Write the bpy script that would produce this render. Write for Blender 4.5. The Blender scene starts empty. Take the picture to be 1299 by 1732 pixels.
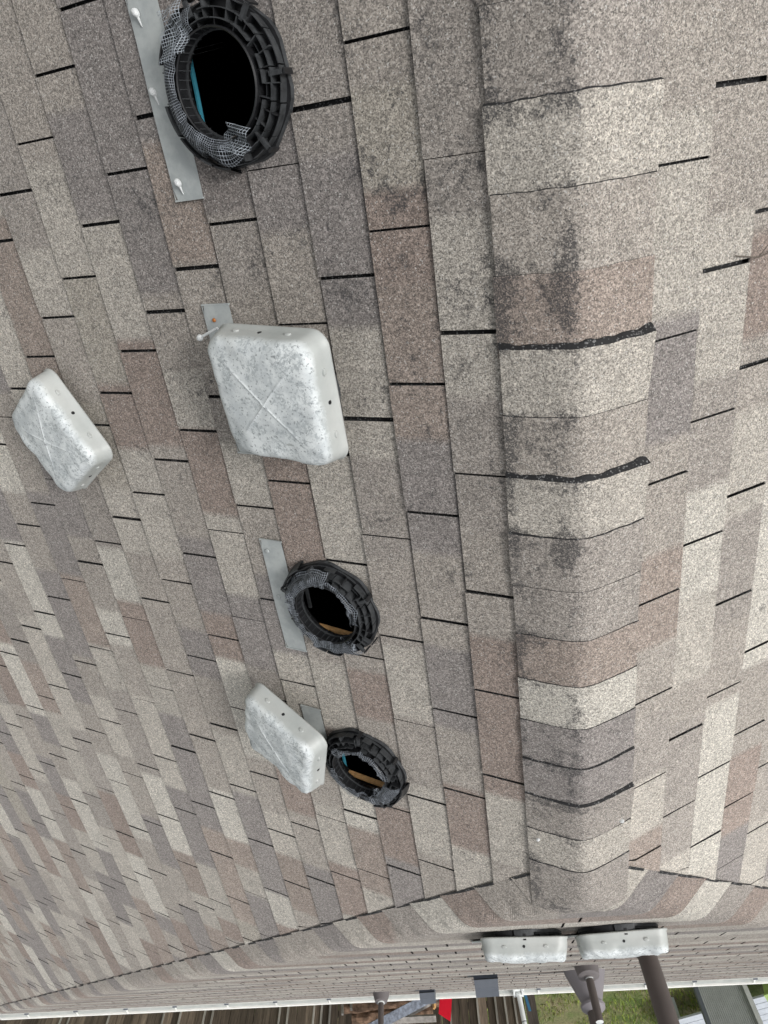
import bpy, math, random
from math import sin, cos, pi, sqrt, atan, radians, floor
from mathutils import Vector, Matrix, noise as mn
scene = bpy.context.scene
C = scene.collection
# ------------------------------------------------------------------ camera
FPX = 1171.82
R = [(-0.9910272, 0.13337249, -0.00876697), (0.1146083, 0.88168584, 0.45770624), (0.06877514, 0.45259457, -0.88906025)]
CAM = Vector((0.3354, 0.0, 1.3899))
cd = bpy.data.cameras.new('camera'); cam = bpy.data.objects.new('camera', cd); C.objects.link(cam)
M = Matrix(((R[0][0], -R[1][0], -R[2][0]), (R[0][1], -R[1][1], -R[2][1]), (R[0][2], -R[1][2], -R[2][2])))
cam.matrix_world = Matrix.Translation(CAM) @ M.to_4x4()
cd.sensor_fit = 'VERTICAL'; cd.sensor_height = 36.0; cd.lens = FPX / 1732 * 36.0
cd.clip_start = 0.02; cd.clip_end = 500
scene.camera = cam
# ------------------------------------------------------------------ world, sun
SUN_EL, SUN_AZ = 50, -112      # azimuth measured from +Y towards +X
w = bpy.data.worlds.new('World'); scene.world = w; w.use_nodes = True
nt = w.node_tree; nt.nodes.clear()
sky = nt.nodes.new('ShaderNodeTexSky'); sky.sky_type = 'NISHITA'; sky.sun_disc = False
sky.sun_elevation = radians(SUN_EL); sky.sun_rotation = radians(SUN_AZ); sky.dust_density = 4; sky.air_density = 1.0
hs = nt.nodes.new('ShaderNodeHueSaturation'); hs.inputs['Saturation'].default_value = 0.10
bg = nt.nodes.new('ShaderNodeBackground'); bg.inputs[1].default_value = 0.13
ow = nt.nodes.new('ShaderNodeOutputWorld')
nt.links.new(sky.outputs[0], hs.inputs['Color']); nt.links.new(hs.outputs[0], bg.inputs[0]); nt.links.new(bg.outputs[0], ow.inputs[0])
sl = bpy.data.lights.new('sun', 'SUN'); sl.energy = 1.5; sl.angle = radians(16); sl.color = (1, .975, .945)
so = bpy.data.objects.new('sun', sl); C.objects.link(so)
sd = Vector((sin(radians(SUN_AZ)) * cos(radians(SUN_EL)), cos(radians(SUN_AZ)) * cos(radians(SUN_EL)), sin(radians(SUN_EL))))
so.rotation_euler = sd.to_track_quat('Z', 'Y').to_euler()
scene.view_settings.view_transform = 'Standard'; scene.view_settings.look = 'None'
scene.view_settings.exposure = 0.08; scene.view_settings.gamma = 1; scene.view_settings.use_curve_mapping = False

# ------------------------------------------------------------------ node helpers
class NT:
    def __init__(s, name):
        s.m = bpy.data.materials.new(name); s.m.use_nodes = True; s.t = s.m.node_tree; s.t.nodes.clear()
        s.out = s.n('ShaderNodeOutputMaterial'); s.b = s.n('ShaderNodeBsdfPrincipled'); s.l(s.b.outputs[0], s.out.inputs[0])
    def n(s, k, **kw):
        x = s.t.nodes.new(k)
        for a, b in kw.items(): setattr(x, a, b)
        return x
    def l(s, a, b): s.t.links.new(a, b)
    def val(s, v, sock):
        if hasattr(v, 'is_output'): s.l(v, sock)
        else: sock.default_value = v
    def math(s, op, a, b=0.0, c=0.0, clamp=False):
        x = s.n('ShaderNodeMath', operation=op, use_clamp=clamp)
        s.val(a, x.inputs[0]); s.val(b, x.inputs[1]); s.val(c, x.inputs[2]); return x.outputs[0]
    def noise(s, vec, scale, detail=3, rough=.6):
        x = s.n('ShaderNodeTexNoise'); x.inputs['Scale'].default_value = scale; x.inputs['Detail'].default_value = detail
        x.inputs['Roughness'].default_value = rough
        if vec is not None: s.l(vec, x.inputs['Vector'])
        return x.outputs['Fac']
    def ramp(s, v, lo, hi, a=0.0, b=1.0):
        x = s.n('ShaderNodeMapRange'); x.clamp = True; s.val(v, x.inputs[0])
        for i, q in enumerate((lo, hi, a, b)): s.val(q, x.inputs[i + 1])
        return x.outputs[0]
    def mix(s, f, a, b, bt='MIX'):
        x = s.n('ShaderNodeMix', data_type='RGBA', blend_type=bt); x.clamp_result = False
        s.val(f, x.inputs[0]); s.val(a if hasattr(a, 'is_output') else (*a, 1)[:4], x.inputs[6]); s.val(b if hasattr(b, 'is_output') else (*b, 1)[:4], x.inputs[7])
        return x.outputs[2]
    def gray(s, v):
        x = s.n('ShaderNodeCombineColor'); [s.l(v, x.inputs[i]) for i in range(3)]; return x.outputs[0]
    def bump(s, h, strength, dist):
        x = s.n('ShaderNodeBump'); x.inputs['Strength'].default_value = strength; x.inputs['Distance'].default_value = dist
        s.l(h, x.inputs['Height']); s.l(x.outputs[0], s.b.inputs['Normal'])
    def obj(s): return s.n('ShaderNodeTexCoord').outputs['Object']
    def uv(s): return s.n('ShaderNodeTexCoord').outputs['UV']

def shingle_mat():
    s = NT('shingle_granules'); o = s.obj()
    ca = s.n('ShaderNodeAttribute', attribute_name='tone'); wa = s.n('ShaderNodeAttribute', attribute_name='wear')
    v1 = s.n('ShaderNodeTexVoronoi'); v1.inputs['Scale'].default_value = 430; s.l(o, v1.inputs['Vector'])
    sc = s.n('ShaderNodeSeparateColor'); s.l(v1.outputs['Color'], sc.inputs[0])
    v2 = s.n('ShaderNodeTexVoronoi'); v2.inputs['Scale'].default_value = 235; s.l(o, v2.inputs['Vector'])
    sc2 = s.n('ShaderNodeSeparateColor'); s.l(v2.outputs['Color'], sc2.inputs[0])
    g1 = s.ramp(sc.outputs[0], 0, 1, .50, 1.40)
    g2 = s.ramp(sc2.outputs[0], 0, 1, .76, 1.24)
    g3 = s.ramp(s.noise(o, 90, 3, .7), .3, .7, .86, 1.14)
    g4 = s.ramp(s.noise(o, 14, 4, .6), .3, .7, .92, 1.08)
    spk = s.ramp(sc.outputs[1], .955, .985, 0, 1)
    drk = s.ramp(sc.outputs[2], .90, .93, 0, 1)
    g = s.math('MULTIPLY', s.math('MULTIPLY', g1, g2), s.math('MULTIPLY', g3, g4))
    c = s.mix(1.0, ca.outputs['Color'], s.gray(g), 'MULTIPLY')
    c = s.mix(s.math('MULTIPLY', spk, .6), c, (.72, .71, .68))
    c = s.mix(s.math('MULTIPLY', drk, .6), c, (.05, .048, .047))
    # algae and granule loss
    sn = s.noise(o, 60, 7, .76); sn2 = s.noise(o, 9, 3, .6)
    sepw = s.n('ShaderNodeSeparateColor'); s.l(wa.outputs['Color'], sepw.inputs[0])
    th = s.math('SUBTRACT', s.math('ADD', s.math('MULTIPLY', sn, .58), s.math('MULTIPLY', sn2, .42)), s.math('MULTIPLY', sepw.outputs[0], -.22))
    st = s.ramp(th, .612, .672, 0, 1)
    grit = s.ramp(sc.outputs[1], .25, .55, .30, 1)
    c = s.mix(s.math('MULTIPLY', s.math('MULTIPLY', st, grit), .84), c, (.05, .049, .051))
    # ragged dark line at the top of each course
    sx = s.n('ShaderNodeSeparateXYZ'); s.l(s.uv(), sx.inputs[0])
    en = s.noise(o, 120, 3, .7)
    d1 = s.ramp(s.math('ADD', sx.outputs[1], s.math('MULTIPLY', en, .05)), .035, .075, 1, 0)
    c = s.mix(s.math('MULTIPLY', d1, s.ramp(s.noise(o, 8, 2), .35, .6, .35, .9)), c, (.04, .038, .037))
    s.l(c, s.b.inputs['Base Color']); s.b.inputs['Roughness'].default_value = .95; s.b.inputs['Specular IOR Level'].default_value = .25; s.b.inputs['Sheen Weight'].default_value = .06; s.b.inputs['Sheen Roughness'].default_value = .6
    s.bump(s.math('ADD', sc.outputs[0], s.noise(o, 140, 2)), .55, .0016)
    return s.m
def simple(name, col, rough=.6, metal=0, var=.15, scale=20, spec=.5, bumpd=0, col2=None):
    s = NT(name); o = s.obj(); n = s.noise(o, scale, 5, .65)
    a = s.ramp(n, .3, .7, 1 - var, 1 + var)
    if col2: c = s.mix(s.ramp(n, .42, .6), col, col2)
    else: c = s.mix(1.0, col, s.gray(a), 'MULTIPLY')
    s.l(c, s.b.inputs['Base Color']); s.b.inputs['Roughness'].default_value = rough; s.b.inputs['Metallic'].default_value = metal
    s.b.inputs['Specular IOR Level'].default_value = spec
    if bumpd: s.bump(n, .5, bumpd)
    return s.m
def edge_mat():
    s = NT('asphalt_edge'); o = s.obj(); v = s.n('ShaderNodeTexVoronoi'); v.inputs['Scale'].default_value = 300; s.l(o, v.inputs['Vector'])
    sc = s.n('ShaderNodeSeparateColor'); s.l(v.outputs['Color'], sc.inputs[0])
    c = s.mix(s.ramp(sc.outputs[0], .86, .93), (.016, .016, .017), (.17, .17, .17))
    s.l(c, s.b.inputs['Base Color']); s.b.inputs['Roughness'].default_value = .85; return s.m
def cover_mat():
    s = NT('weathered_aluminium'); o = s.obj()
    sx = s.n('ShaderNodeSeparateXYZ'); s.l(o, sx.inputs[0])
    top = s.ramp(s.math('ADD', sx.outputs[2], s.math('MULTIPLY', s.noise(o, 22, 3), .03)), .062, .080)
    big = s.noise(o, 7, 4, .6); fine = s.noise(o, 105, 5, .7); mid = s.noise(o, 26, 5, .65)
    base = s.mix(s.ramp(big, .35, .65), (.42, .445, .43), (.52, .535, .515))
    frost = s.mix(s.ramp(s.noise(o, 13, 7, .72), .40, .56), (.60, .64, .65), (.80, .84, .84))
    spots = s.math('MULTIPLY', s.ramp(fine, .46, .53), s.ramp(s.noise(o, 17, 5, .7), .48, .55))
    frost = s.mix(s.math('MULTIPLY', spots, .62), frost, (.33, .37, .385))
    frost = s.mix(s.math('MULTIPLY', s.ramp(s.noise(o, 140, 3, .6), .60, .64), .75), frost, (.22, .24, .25))
    c = s.mix(top, base, frost)
    s.l(c, s.b.inputs['Base Color']); s.b.inputs['Metallic'].default_value = .03
    s.l(s.ramp(top, 0, 1, .48, .75), s.b.inputs['Roughness'])
    s.bump(mid, .25, .003); return s.m
def screen_mat(nm='wire_screen', colr=(.30, .33, .37, 1), cov=.155):
    s = NT(nm); sx = s.n('ShaderNodeSeparateXYZ'); s.l(s.uv(), sx.inputs[0])
    f = []
    for i in (0, 1):
        fr = s.math('FRACT', s.math('MULTIPLY', sx.outputs[i], 1 / .0058)); f.append(s.math('LESS_THAN', fr, cov))
    g = s.math('MAXIMUM', f[0], f[1])
    tr = s.n('ShaderNodeBsdfTransparent'); mx = s.n('ShaderNodeMixShader')
    s.b.inputs['Base Color'].default_value = colr; s.b.inputs['Roughness'].default_value = .45
    s.l(g, mx.inputs[0]); s.l(tr.outputs[0], mx.inputs[1]); s.l(s.b.outputs[0], mx.inputs[2]); s.l(mx.outputs[0], s.out.inputs[0]); return s.m
def fence_mat():
    s = NT('weathered_boards'); o = s.obj(); ca = s.n('ShaderNodeAttribute', attribute_name='tone')
    mp = s.n('ShaderNodeMapping'); mp.inputs['Scale'].default_value = (1, 1, .06); s.l(o, mp.inputs[0])
    n = s.noise(mp.outputs[0], 55, 6, .7); n2 = s.noise(mp.outputs[0], 9, 3)
    c = s.mix(1.0, ca.outputs['Color'], s.gray(s.math('MULTIPLY', s.ramp(n, .3, .7, .45, 1.6), s.ramp(n2, .3, .7, .7, 1.35))), 'MULTIPLY')
    s.l(c, s.b.inputs['Base Color']); s.b.inputs['Roughness'].default_value = .9; s.bump(n, .6, .004); return s.m
def grass_ground():
    s = NT('lawn_soil'); o = s.obj()
    n = s.noise(o, 1.6, 5, .65); n2 = s.noise(o, 30, 5, .75)
    c = s.mix(s.ramp(n, .38, .62), (.11, .16, .04), (.25, .22, .12))
    c = s.mix(1.0, c, s.gray(s.ramp(n2, .3, .7, .5, 1.5)), 'MULTIPLY')
    s.l(c, s.b.inputs['Base Color']); s.b.inputs['Roughness'].default_value = 1; s.bump(n2, .8, .03); return s.m
MS = shingle_mat(); ME = edge_mat(); MC = cover_mat(); MSC = screen_mat(); MSP = screen_mat('torn_pale_screen', (.36, .40, .44, 1), .17); MF = fence_mat(); MG = grass_ground()
MBK = simple('black_plastic', (.014, .0145, .016), .38, 0, .4, 60, .5)
MBK2 = simple('dusty_black_plastic', (.042, .045, .048), .55, 0, .5, 45, .4)
MDARK = simple('attic_shade', (.006, .006, .006), .9, 0, .2, 10, .1)
MZN = simple('galvanised_flange', (.40, .43, .43), .5, .15, .3, 16, .5, .0015, (.50, .53, .52))
MCLK = simple('white_caulk', (.66, .68, .68), .4, 0, .06, 30)
MWD = simple('raw_wood', (.95, .56, .24), .7, 0, .3, 40)
MBL = simple('blue_underlay', (.05, .28, .38), .6, 0, .2, 30)
MWH = simple('white_paint', (.88, .88, .84), .45, 0, .08, 6)
MWP = simple('white_pvc', (.78, .81, .80), .35, 0, .05, 8)
MPB = simple('brown_painted_pipe', (.115, .098, .092), .5, 0, .10, 5, .4)
MLV = simple('mauve_grey_painted_metal', (.25, .235, .25), .5, 0, .06, 6, .4)
MCO = simple('brown_grey_boot', (.17, .155, .155), .6, 0, .10, 10, .4)
MHD = simple('slate_grey_metal', (.125, .14, .165), .5, .1, .10, 12, .4)
MRED = simple('red_plastic', (.80, .008, .035), .5, 0, .05, 8)
MLOG = simple('rough_wood', (.27, .175, .12), .9, 0, .6, 9, .2, .02, (.09, .06, .042))
MPLK = simple('grey_plank', (.30, .28, .26), .85, 0, .4, 11, .2)
MBM = simple('steel_channel', (.16, .18, .22), .5, .3, .6, 16, .4)
MGP = simple('grey_panel', (.40, .425, .42), .6, 0, .1, 9, .4)
MGL = simple('pale_grey_trim_and_shade', (.60, .62, .61), .6, 0, .1, 9, .4)
MBR = simple('blue_grey_board', (.56, .60, .65), .7, 0, .12, 12, .4)
MLIME = simple('lime_plastic', (.36, .50, .16), .45, 0, .12, 10)
MTARP = simple('blue_strap', (.04, .16, .30), .6, 0, .2, 10)
MRUST = simple('rusty_screw', (.45, .16, .04), .7, .2, .3, 90)
MTW = simple('dry_twig', (.13, .11, .09), .9, 0, .3, 50)
MWALL = simple('house_siding', (.55, .54, .50), .8, 0, .08, 5)

# ------------------------------------------------------------------ mesh helper
class MB:
    def __init__(s): s.v = []; s.f = []; s.mi = []; s.uv = []; s.col = []; s.wr = []; s.mats = []
    def m(s, mat):
        if mat not in s.mats: s.mats.append(mat)
        return s.mats.index(mat)
    def face(s, pts, mat, uv=None, col=None, wr=0.0):
        b = len(s.v); s.v += [tuple(p) for p in pts]; n = len(pts)
        s.f.append(tuple(range(b, b + n))); s.mi.append(s.m(mat))
        s.uv += list(uv) if uv else [(0.5, 0.5)] * n
        if col is None: s.col += [(1, 1, 1)] * n
        elif isinstance(col, list): s.col += col
        else: s.col += [col] * n
        s.wr += wr if isinstance(wr, list) else [wr] * n
    def box(s, c, sz, mat, rot=None, col=None, taper=1.0):
        c = Vector(c); h = [Vector(q) for q in [(-1, -1, -1), (1, -1, -1), (1, 1, -1), (-1, 1, -1), (-1, -1, 1), (1, -1, 1), (1, 1, 1), (-1, 1, 1)]]
        P = []
        for q in h:
            k = taper if q.z > 0 else 1
            p = Vector((q.x * sz[0] / 2 * k, q.y * sz[1] / 2 * k, q.z * sz[2] / 2))
            P.append(c + (rot @ p if rot else p))
        for a in ((0, 3, 2, 1), (4, 5, 6, 7), (0, 1, 5, 4), (1, 2, 6, 5), (2, 3, 7, 6), (3, 0, 4, 7)): s.face([P[i] for i in a], mat, col=col)
    def lathe(s, prof, mat, seg=40, M=None, a0=0, a1=2 * pi, jit=0, uvs=None):
        M = M or Matrix.Identity(4); n = len(prof)
        for i in range(seg):
            t0 = a0 + (a1 - a0) * i / seg; t1 = a0 + (a1 - a0) * (i + 1) / seg
            for k in range(n - 1):
                (r0, z0), (r1, z1) = prof[k], prof[k + 1]
                s.face([M @ Vector((r0 * cos(t0), r0 * sin(t0), z0)), M @ Vector((r0 * cos(t1), r0 * sin(t1), z0)),
                        M @ Vector((r1 * cos(t1), r1 * sin(t1), z1)), M @ Vector((r1 * cos(t0), r1 * sin(t0), z1))], mat)
    def tube(s, pts, r, mat, seg=12, cap=True):
        pts = [Vector(p) for p in pts]; rs = r if isinstance(r, (list, tuple)) else [r] * len(pts); rings = []
        for i, p in enumerate(pts):
            d = (pts[min(i + 1, len(pts) - 1)] - pts[max(i - 1, 0)]).normalized()
            a = d.orthogonal().normalized() if i == 0 else (a - d * a.dot(d)).normalized()
            b = d.cross(a); rings.append([p + (a * cos(2 * pi * k / seg) + b * sin(2 * pi * k / seg)) * rs[i] for k in range(seg)])
        for i in range(len(rings) - 1):
            for k in range(seg): s.face([rings[i][k], rings[i][(k + 1) % seg], rings[i + 1][(k + 1) % seg], rings[i + 1][k]], mat)
        if cap: s.face(rings[0][::-1], mat); s.face(rings[-1], mat)
    def grid(s, fn, nu, nv, mat, uvf=None):
        P = [[fn(i / nu, j / nv) for j in range(nv + 1)] for i in range(nu + 1)]
        for i in range(nu):
            for j in range(nv):
                q = [(i, j), (i + 1, j), (i + 1, j + 1), (i, j + 1)]
                s.face([P[a][b] for a, b in q], mat, uv=[uvf(a / nu, b / nv) for a, b in q] if uvf else None)
    def build(s, name, parent=None, smooth=False, weld=False):
        me = bpy.data.meshes.new(name); me.from_pydata(s.v, [], s.f)
        for m in s.mats: me.materials.append(m)
        me.polygons.foreach_set('material_index', s.mi)
        ul = me.uv_layers.new(name='UVMap'); ul.data.foreach_set('uv', [x for q in s.uv for x in q])
        ca = me.color_attributes.new('tone', 'FLOAT_COLOR', 'CORNER'); ca.data.foreach_set('color', [x for q in s.col for x in (q[0], q[1], q[2], 1)])
        wa = me.color_attributes.new('wear', 'FLOAT_COLOR', 'CORNER'); wa.data.foreach_set('color', [x for q in s.wr for x in (q, q, q, 1)])
        if weld:
            import bmesh
            bm = bmesh.new(); bm.from_mesh(me); bmesh.ops.remove_doubles(bm, verts=bm.verts, dist=1e-5); bmesh.ops.recalc_face_normals(bm, faces=bm.faces)
            bm.to_mesh(me); bm.free()
        if smooth: me.polygons.foreach_set('use_smooth', [True] * len(me.polygons))
        me.update(); o = bpy.data.objects.new(name, me); C.objects.link(o)
        if parent: o.parent = parent
        return o
def tag(o, label=None, cat=None, group=None, kind=None):
    if label: o['label'] = label
    if cat: o['category'] = cat
    if group: o['group'] = group
    if kind: o['kind'] = kind
    return o
def thing(name, label, cat, loc=(0, 0, 0), group=None, mat=None):
    o = bpy.data.objects.new(name, None); o.empty_display_size = .1; C.objects.link(o)
    if mat is not None: o.matrix_world = mat
    else: o.location = loc
    return tag(o, label, cat, group)

# ------------------------------------------------------------------ roof geometry
PIT = atan(.5); CP, SP = cos(PIT), sin(PIT); E = .143; T = .3366
QA, QB = .4924, .01607; Y0 = 2.18
def smax(a, b, k):
    h = max(0.0, min(1.0, .5 + .5 * (a - b) / k)); return b + (a - b) * h + k * h * (1 - h)
def dropB(x, y): return QA * (y - Y0) + QB * x
def drop(x, y, kr=.02):
    return smax(.5 * sqrt(x * x + .0009) - .003, dropB(x, y), .022)
def nrm(x, y):
    e = .004; dx = (drop(x + e, y) - drop(x - e, y)) / (2 * e); dy = (drop(x, y + e) - drop(x, y - e)) / (2 * e)
    return Vector((dx, dy, 1)).normalized()
def surf(x, y, h): return Vector((x, y, -drop(x, y))) + nrm(x, y) * h
def cut(x): return 1.955 + (1.0 if x > 0 else 1.02) * abs(x)
TONE = dict(L=(.41, .40, .37), M=(.335, .32, .297), G=(.25, .24, .236), B=(.272, .234, .212), W=(.465, .462, .43), D=(.215, .203, .198), Y=(.35, .338, .305), P=(.30, .265, .24), N=(.305, .292, .275))
TONE = {k: (v[0] * 1.10, v[1] * 1.045, v[2] * 1.0) for k, v in TONE.items()}
def lin(a, b, t): return tuple(a[i] + (b[i] - a[i]) * t for i in range(3))
def tone_line(seed, lo, hi, fixed=None, pal='LLWMMGNBLWLYPNGM', prev=None):
    """list of (end, colour, key) patches along a course, unlike the course beside it"""
    r = random.Random(seed); out = []; y = lo; last = None
    if fixed:
        for yy, k in fixed: out.append((yy, TONE[k], k)); y = yy
    def near(q):
        for e in prev or []:
            if q < e[0]: return e[2]
    kin = {'L': 'LWY', 'W': 'WL', 'Y': 'YLM', 'M': 'MNY', 'N': 'NMG', 'G': 'GN', 'B': 'BP', 'P': 'PB'}
    while y < hi:
        y1 = y + r.choice((.17, .25, .34, .42, .5, .67)) * r.uniform(.85, 1.15) * (1 if y < 2 else 1.1)
        bad = kin.get(last, '') + kin.get(near((y + y1) / 2), '') if len(set(pal)) > 3 else ''
        k = r.choice(pal)
        for _ in range(8):
            if k in bad: k = r.choice(pal)
        last = k; j = r.uniform(.94, 1.06); out.append((y1, tuple(c * j for c in TONE[k]), k)); y = y1
    return out
def tone_at(tl, y, soft=.0115):
    for i, (e, c, _k) in enumerate(tl):
        if y < e:
            if i + 1 < len(tl) and e - y < soft: return lin(c, tl[i + 1][1], .5 * (1 - (e - y) / soft))
            if i > 0 and y - tl[i - 1][0] < soft: return lin(c, tl[i - 1][1], .5 * (1 - (y - tl[i - 1][0]) / soft))
            return c
    return tl[-1][1]
VENTS = [(.728, -.175), (.725, .4757), (.735, 1.165), (.735, 1.825)]   # (s, y) on the left slope
FIX = {  # tones along the courses beside the cap, left slope (A) and right slope (R)
 ('A', 0): [(.12, 'N'), (.50, 'L'), (.85, 'N'), (1.17, 'M'), (1.44, 'B'), (1.78, 'B'), (2.1, 'L')],
 ('A', 1): [(-.12, 'M'), (.06, 'Y'), (.25, 'B'), (.61, 'P'), (.93, 'G'), (1.24, 'M'), (1.55, 'G'), (1.8, 'M'), (2.1, 'B'), (2.5, 'L')],
 ('A', 2): [(-.02, 'N'), (.34, 'G'), (.67, 'L'), (.97, 'N'), (1.27, 'M'), (1.55, 'L'), (1.85, 'M'), (2.2, 'L')],
 ('A', 3): [(-.2, 'G'), (.12, 'G'), (.45, 'M'), (.80, 'L'), (1.05, 'L'), (1.4, 'M'), (1.6, 'B'), (2.0, 'M'), (2.3, 'B')],
 ('A', 4): [(.07, 'D'), (.24, 'N'), (.6, 'M'), (.86, 'B'), (1.1, 'B'), (1.4, 'M'), (1.7, 'L')],
 ('A', 5): [(-.1, 'G'), (.17, 'P'), (.5, 'M'), (.65, 'N'), (.85, 'L'), (1.1, 'M'), (1.4, 'G'), (1.7, 'L')],
 ('A', 6): [(.24, 'G'), (.45, 'M'), (.62, 'L'), (.9, 'B'), (1.2, 'L'), (1.5, 'G')],
 ('A', 7): [(-.2, 'M'), (.05, 'G'), (.36, 'L'), (.68, 'B'), (1.0, 'M'), (1.3, 'G'), (1.5, 'B')],
 ('A', 8): [(-.1, 'M'), (.18, 'L'), (.49, 'Y'), (.7, 'B'), (1.1, 'L'), (1.4, 'M')],
 ('A', 9): [(.1, 'N'), (.28, 'L'), (.55, 'M'), (.85, 'Y'), (1.1, 'L'), (1.3, 'M')],
 ('R', 0): [(.0, 'M'), (.38, 'L'), (.66, 'G'), (.96, 'M'), (1.25, 'P'), (1.5, 'M'), (1.75, 'N'), (2.0, 'L')],
 ('R', 1): [(.2, 'M'), (.55, 'L'), (.83, 'N'), (1.15, 'W'), (1.45, 'L'), (1.6, 'M'), (1.9, 'N')],
 ('R', 2): [(.25, 'M'), (.48, 'B'), (.66, 'M'), (.95, 'L'), (1.3, 'N'), (1.6, 'M'), (2.4, 'W')],
}
PHA = [.019, .137, .2275, .3286, .4258, .5185, .6228, .728, .8563, .963, 1.0788]
def slope(side, s0, n, ylo, xmax, seed):
    """one shingled slope parallel to the ridge; side=+1 (A) or -1 (R)"""
    mb = MB(); ptl = None; key = 'A' if side > 0 else 'R'
    def P(y, s, h): return Vector((side * (s * CP + h * SP), y, -s * SP + h * CP))
    for c in range(-1, n):
        sa = s0 + (c - .0) * E; sb = sa + E
        if c == -1: sa = .1
        D = c + 1; fx = FIX.get((key, D)); tl = tone_line(seed + c, ylo, 9.5, fx, prev=ptl); ptl = tl
        r = random.Random(seed * 7 + c)
        if side > 0: ph = PHA[D] if D < 11 else (PHA[10] + (D - 10) * .1065)
        else: ph = [.085, .302, .209, .107][D] if D < 4 else .107 - (D - 3) * .104
        yend = cut(side * sb * CP)
        k0 = int(floor((ylo - ph) / T)); k1 = int((yend - ph) / T) + 1
        for k in range(k0, k1 + 1):
            y0 = ph + k * T + .0038 + r.uniform(-.002, .002); y1 = ph + (k + 1) * T - .0038 + r.uniform(-.002, .002)
            lift = .0052 + r.uniform(-.0008, .0026); jb = r.uniform(-.0022, .0022)
            if r.random() < .14: y0 -= .0055
            near = any(abs(v[1] - (y0 + y1) / 2) < .34 and sa - .16 < v[0] < sb + .16 for v in VENTS) and side > 0
            st = .011 if near else (.03 if y0 < 4 else .085)
            ns = 12 if near else 2
            ny = max(1, int((y1 - y0) / st)); ys = [y0 + (y1 - y0) * i / ny for i in range(ny + 1)]
            for (e_, _, _k) in tl:
                for d_ in (-.012, .012):
                    if y0 + .002 < e_ + d_ < y1 - .002: ys.append(e_ + d_)
            ys.sort(); ny = len(ys) - 1
            def hh(f): return .001 + lift * f
            for i in range(ny):
                for j in range(ns):
                    f0, f1 = j / ns, (j + 1) / ns; sA = sa + (sb + jb - sa) * f0; sB = sa + (sb + jb - sa) * f1
                    ya, yb = ys[i], ys[i + 1]; cA, cB = cut(side * sA * CP), cut(side * sB * CP)
                    if ya >= cB: continue
                    if near and any((v[0] - (sA + sB) / 2) ** 2 + (v[1] - (ya + yb) / 2) ** 2 < .136 ** 2 for v in VENTS): continue
                    q = [(min(ya, cA), sA, f0), (min(yb, cA), sA, f0), (min(yb, cB), sB, f1), (min(ya, cB), sB, f1)]
                    fd = .91 + .29 * min(1, max(0, (max(ya - .3, (sa - 1.1) * 1.2)) / 2.2)); ca_, cb_ = tuple(q * fd for q in tone_at(tl, ya)), tuple(q * fd for q in tone_at(tl, yb))  # uneven light painted into the tones: darker near the camera, lighter far off
                    def wear(y, s):
                        wv = .18 if s < .75 and side > 0 else .14
                        if side > 0 and s < .42: wv = .25
                        wv += .14 * max(0, 1 - abs(y - .2) / .9) if side > 0 and s < 1.2 else 0
                        if side < 0: wv *= .5
                        return wv * max(0.0, 1 - max(0, y - .6) / 4)
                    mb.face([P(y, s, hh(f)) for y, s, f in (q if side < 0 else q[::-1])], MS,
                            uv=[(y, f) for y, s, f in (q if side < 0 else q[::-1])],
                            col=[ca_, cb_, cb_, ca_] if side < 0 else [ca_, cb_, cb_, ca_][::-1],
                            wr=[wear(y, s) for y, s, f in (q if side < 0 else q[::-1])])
                # butt edge
                ya, yb = ys[i], min(ys[i + 1], cut(side * sb * CP))
                if yb > ya and not (near and any((v[0] - sb) ** 2 + (v[1] - ya) ** 2 < .136 ** 2 for v in VENTS)):
                    s_ = sb + jb; mb.face([P(ya, s_, hh(1)), P(yb, s_, hh(1)), P(yb, s_, 0), P(ya, s_, 0)], ME)
            for y in (y0, y1):
                if y < cut(side * sa * CP): mb.face([P(y, sa, 0), P(y, sa, hh(0)), P(y, sb + jb, hh(1)), P(y, sb + jb, 0)], ME)
        # black cut edge along the hip
        ca_, cb_ = cut(side * sa * CP), cut(side * sb * CP)
        for k in range(4):
            f0, f1 = k / 4, (k + 1) / 4; sA, sB = sa + E * f0, sa + E * f1
            ja, jb2 = .011 + .004 * mn.noise(Vector((sA * 9, 3, side))), .011 + .004 * mn.noise(Vector((sB * 9, 3, side)))
            mb.face([P(cut(side * sA * CP) - .004, sA, .007), P(cut(side * sB * CP) - .004, sB, .007), P(cut(side * sB * CP) + jb2, sB, .0062), P(cut(side * sA * CP) + ja, sA, .0062)], ME)
    return mb
house = thing('house', 'shingled hip roof of a house with ridge caps and white eave gutter', 'house', (0, 0, 0))
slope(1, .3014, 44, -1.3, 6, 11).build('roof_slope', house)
slope(-1, .3117, 44, -1.3, 6, 77).build('roof_slope', house)
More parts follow.
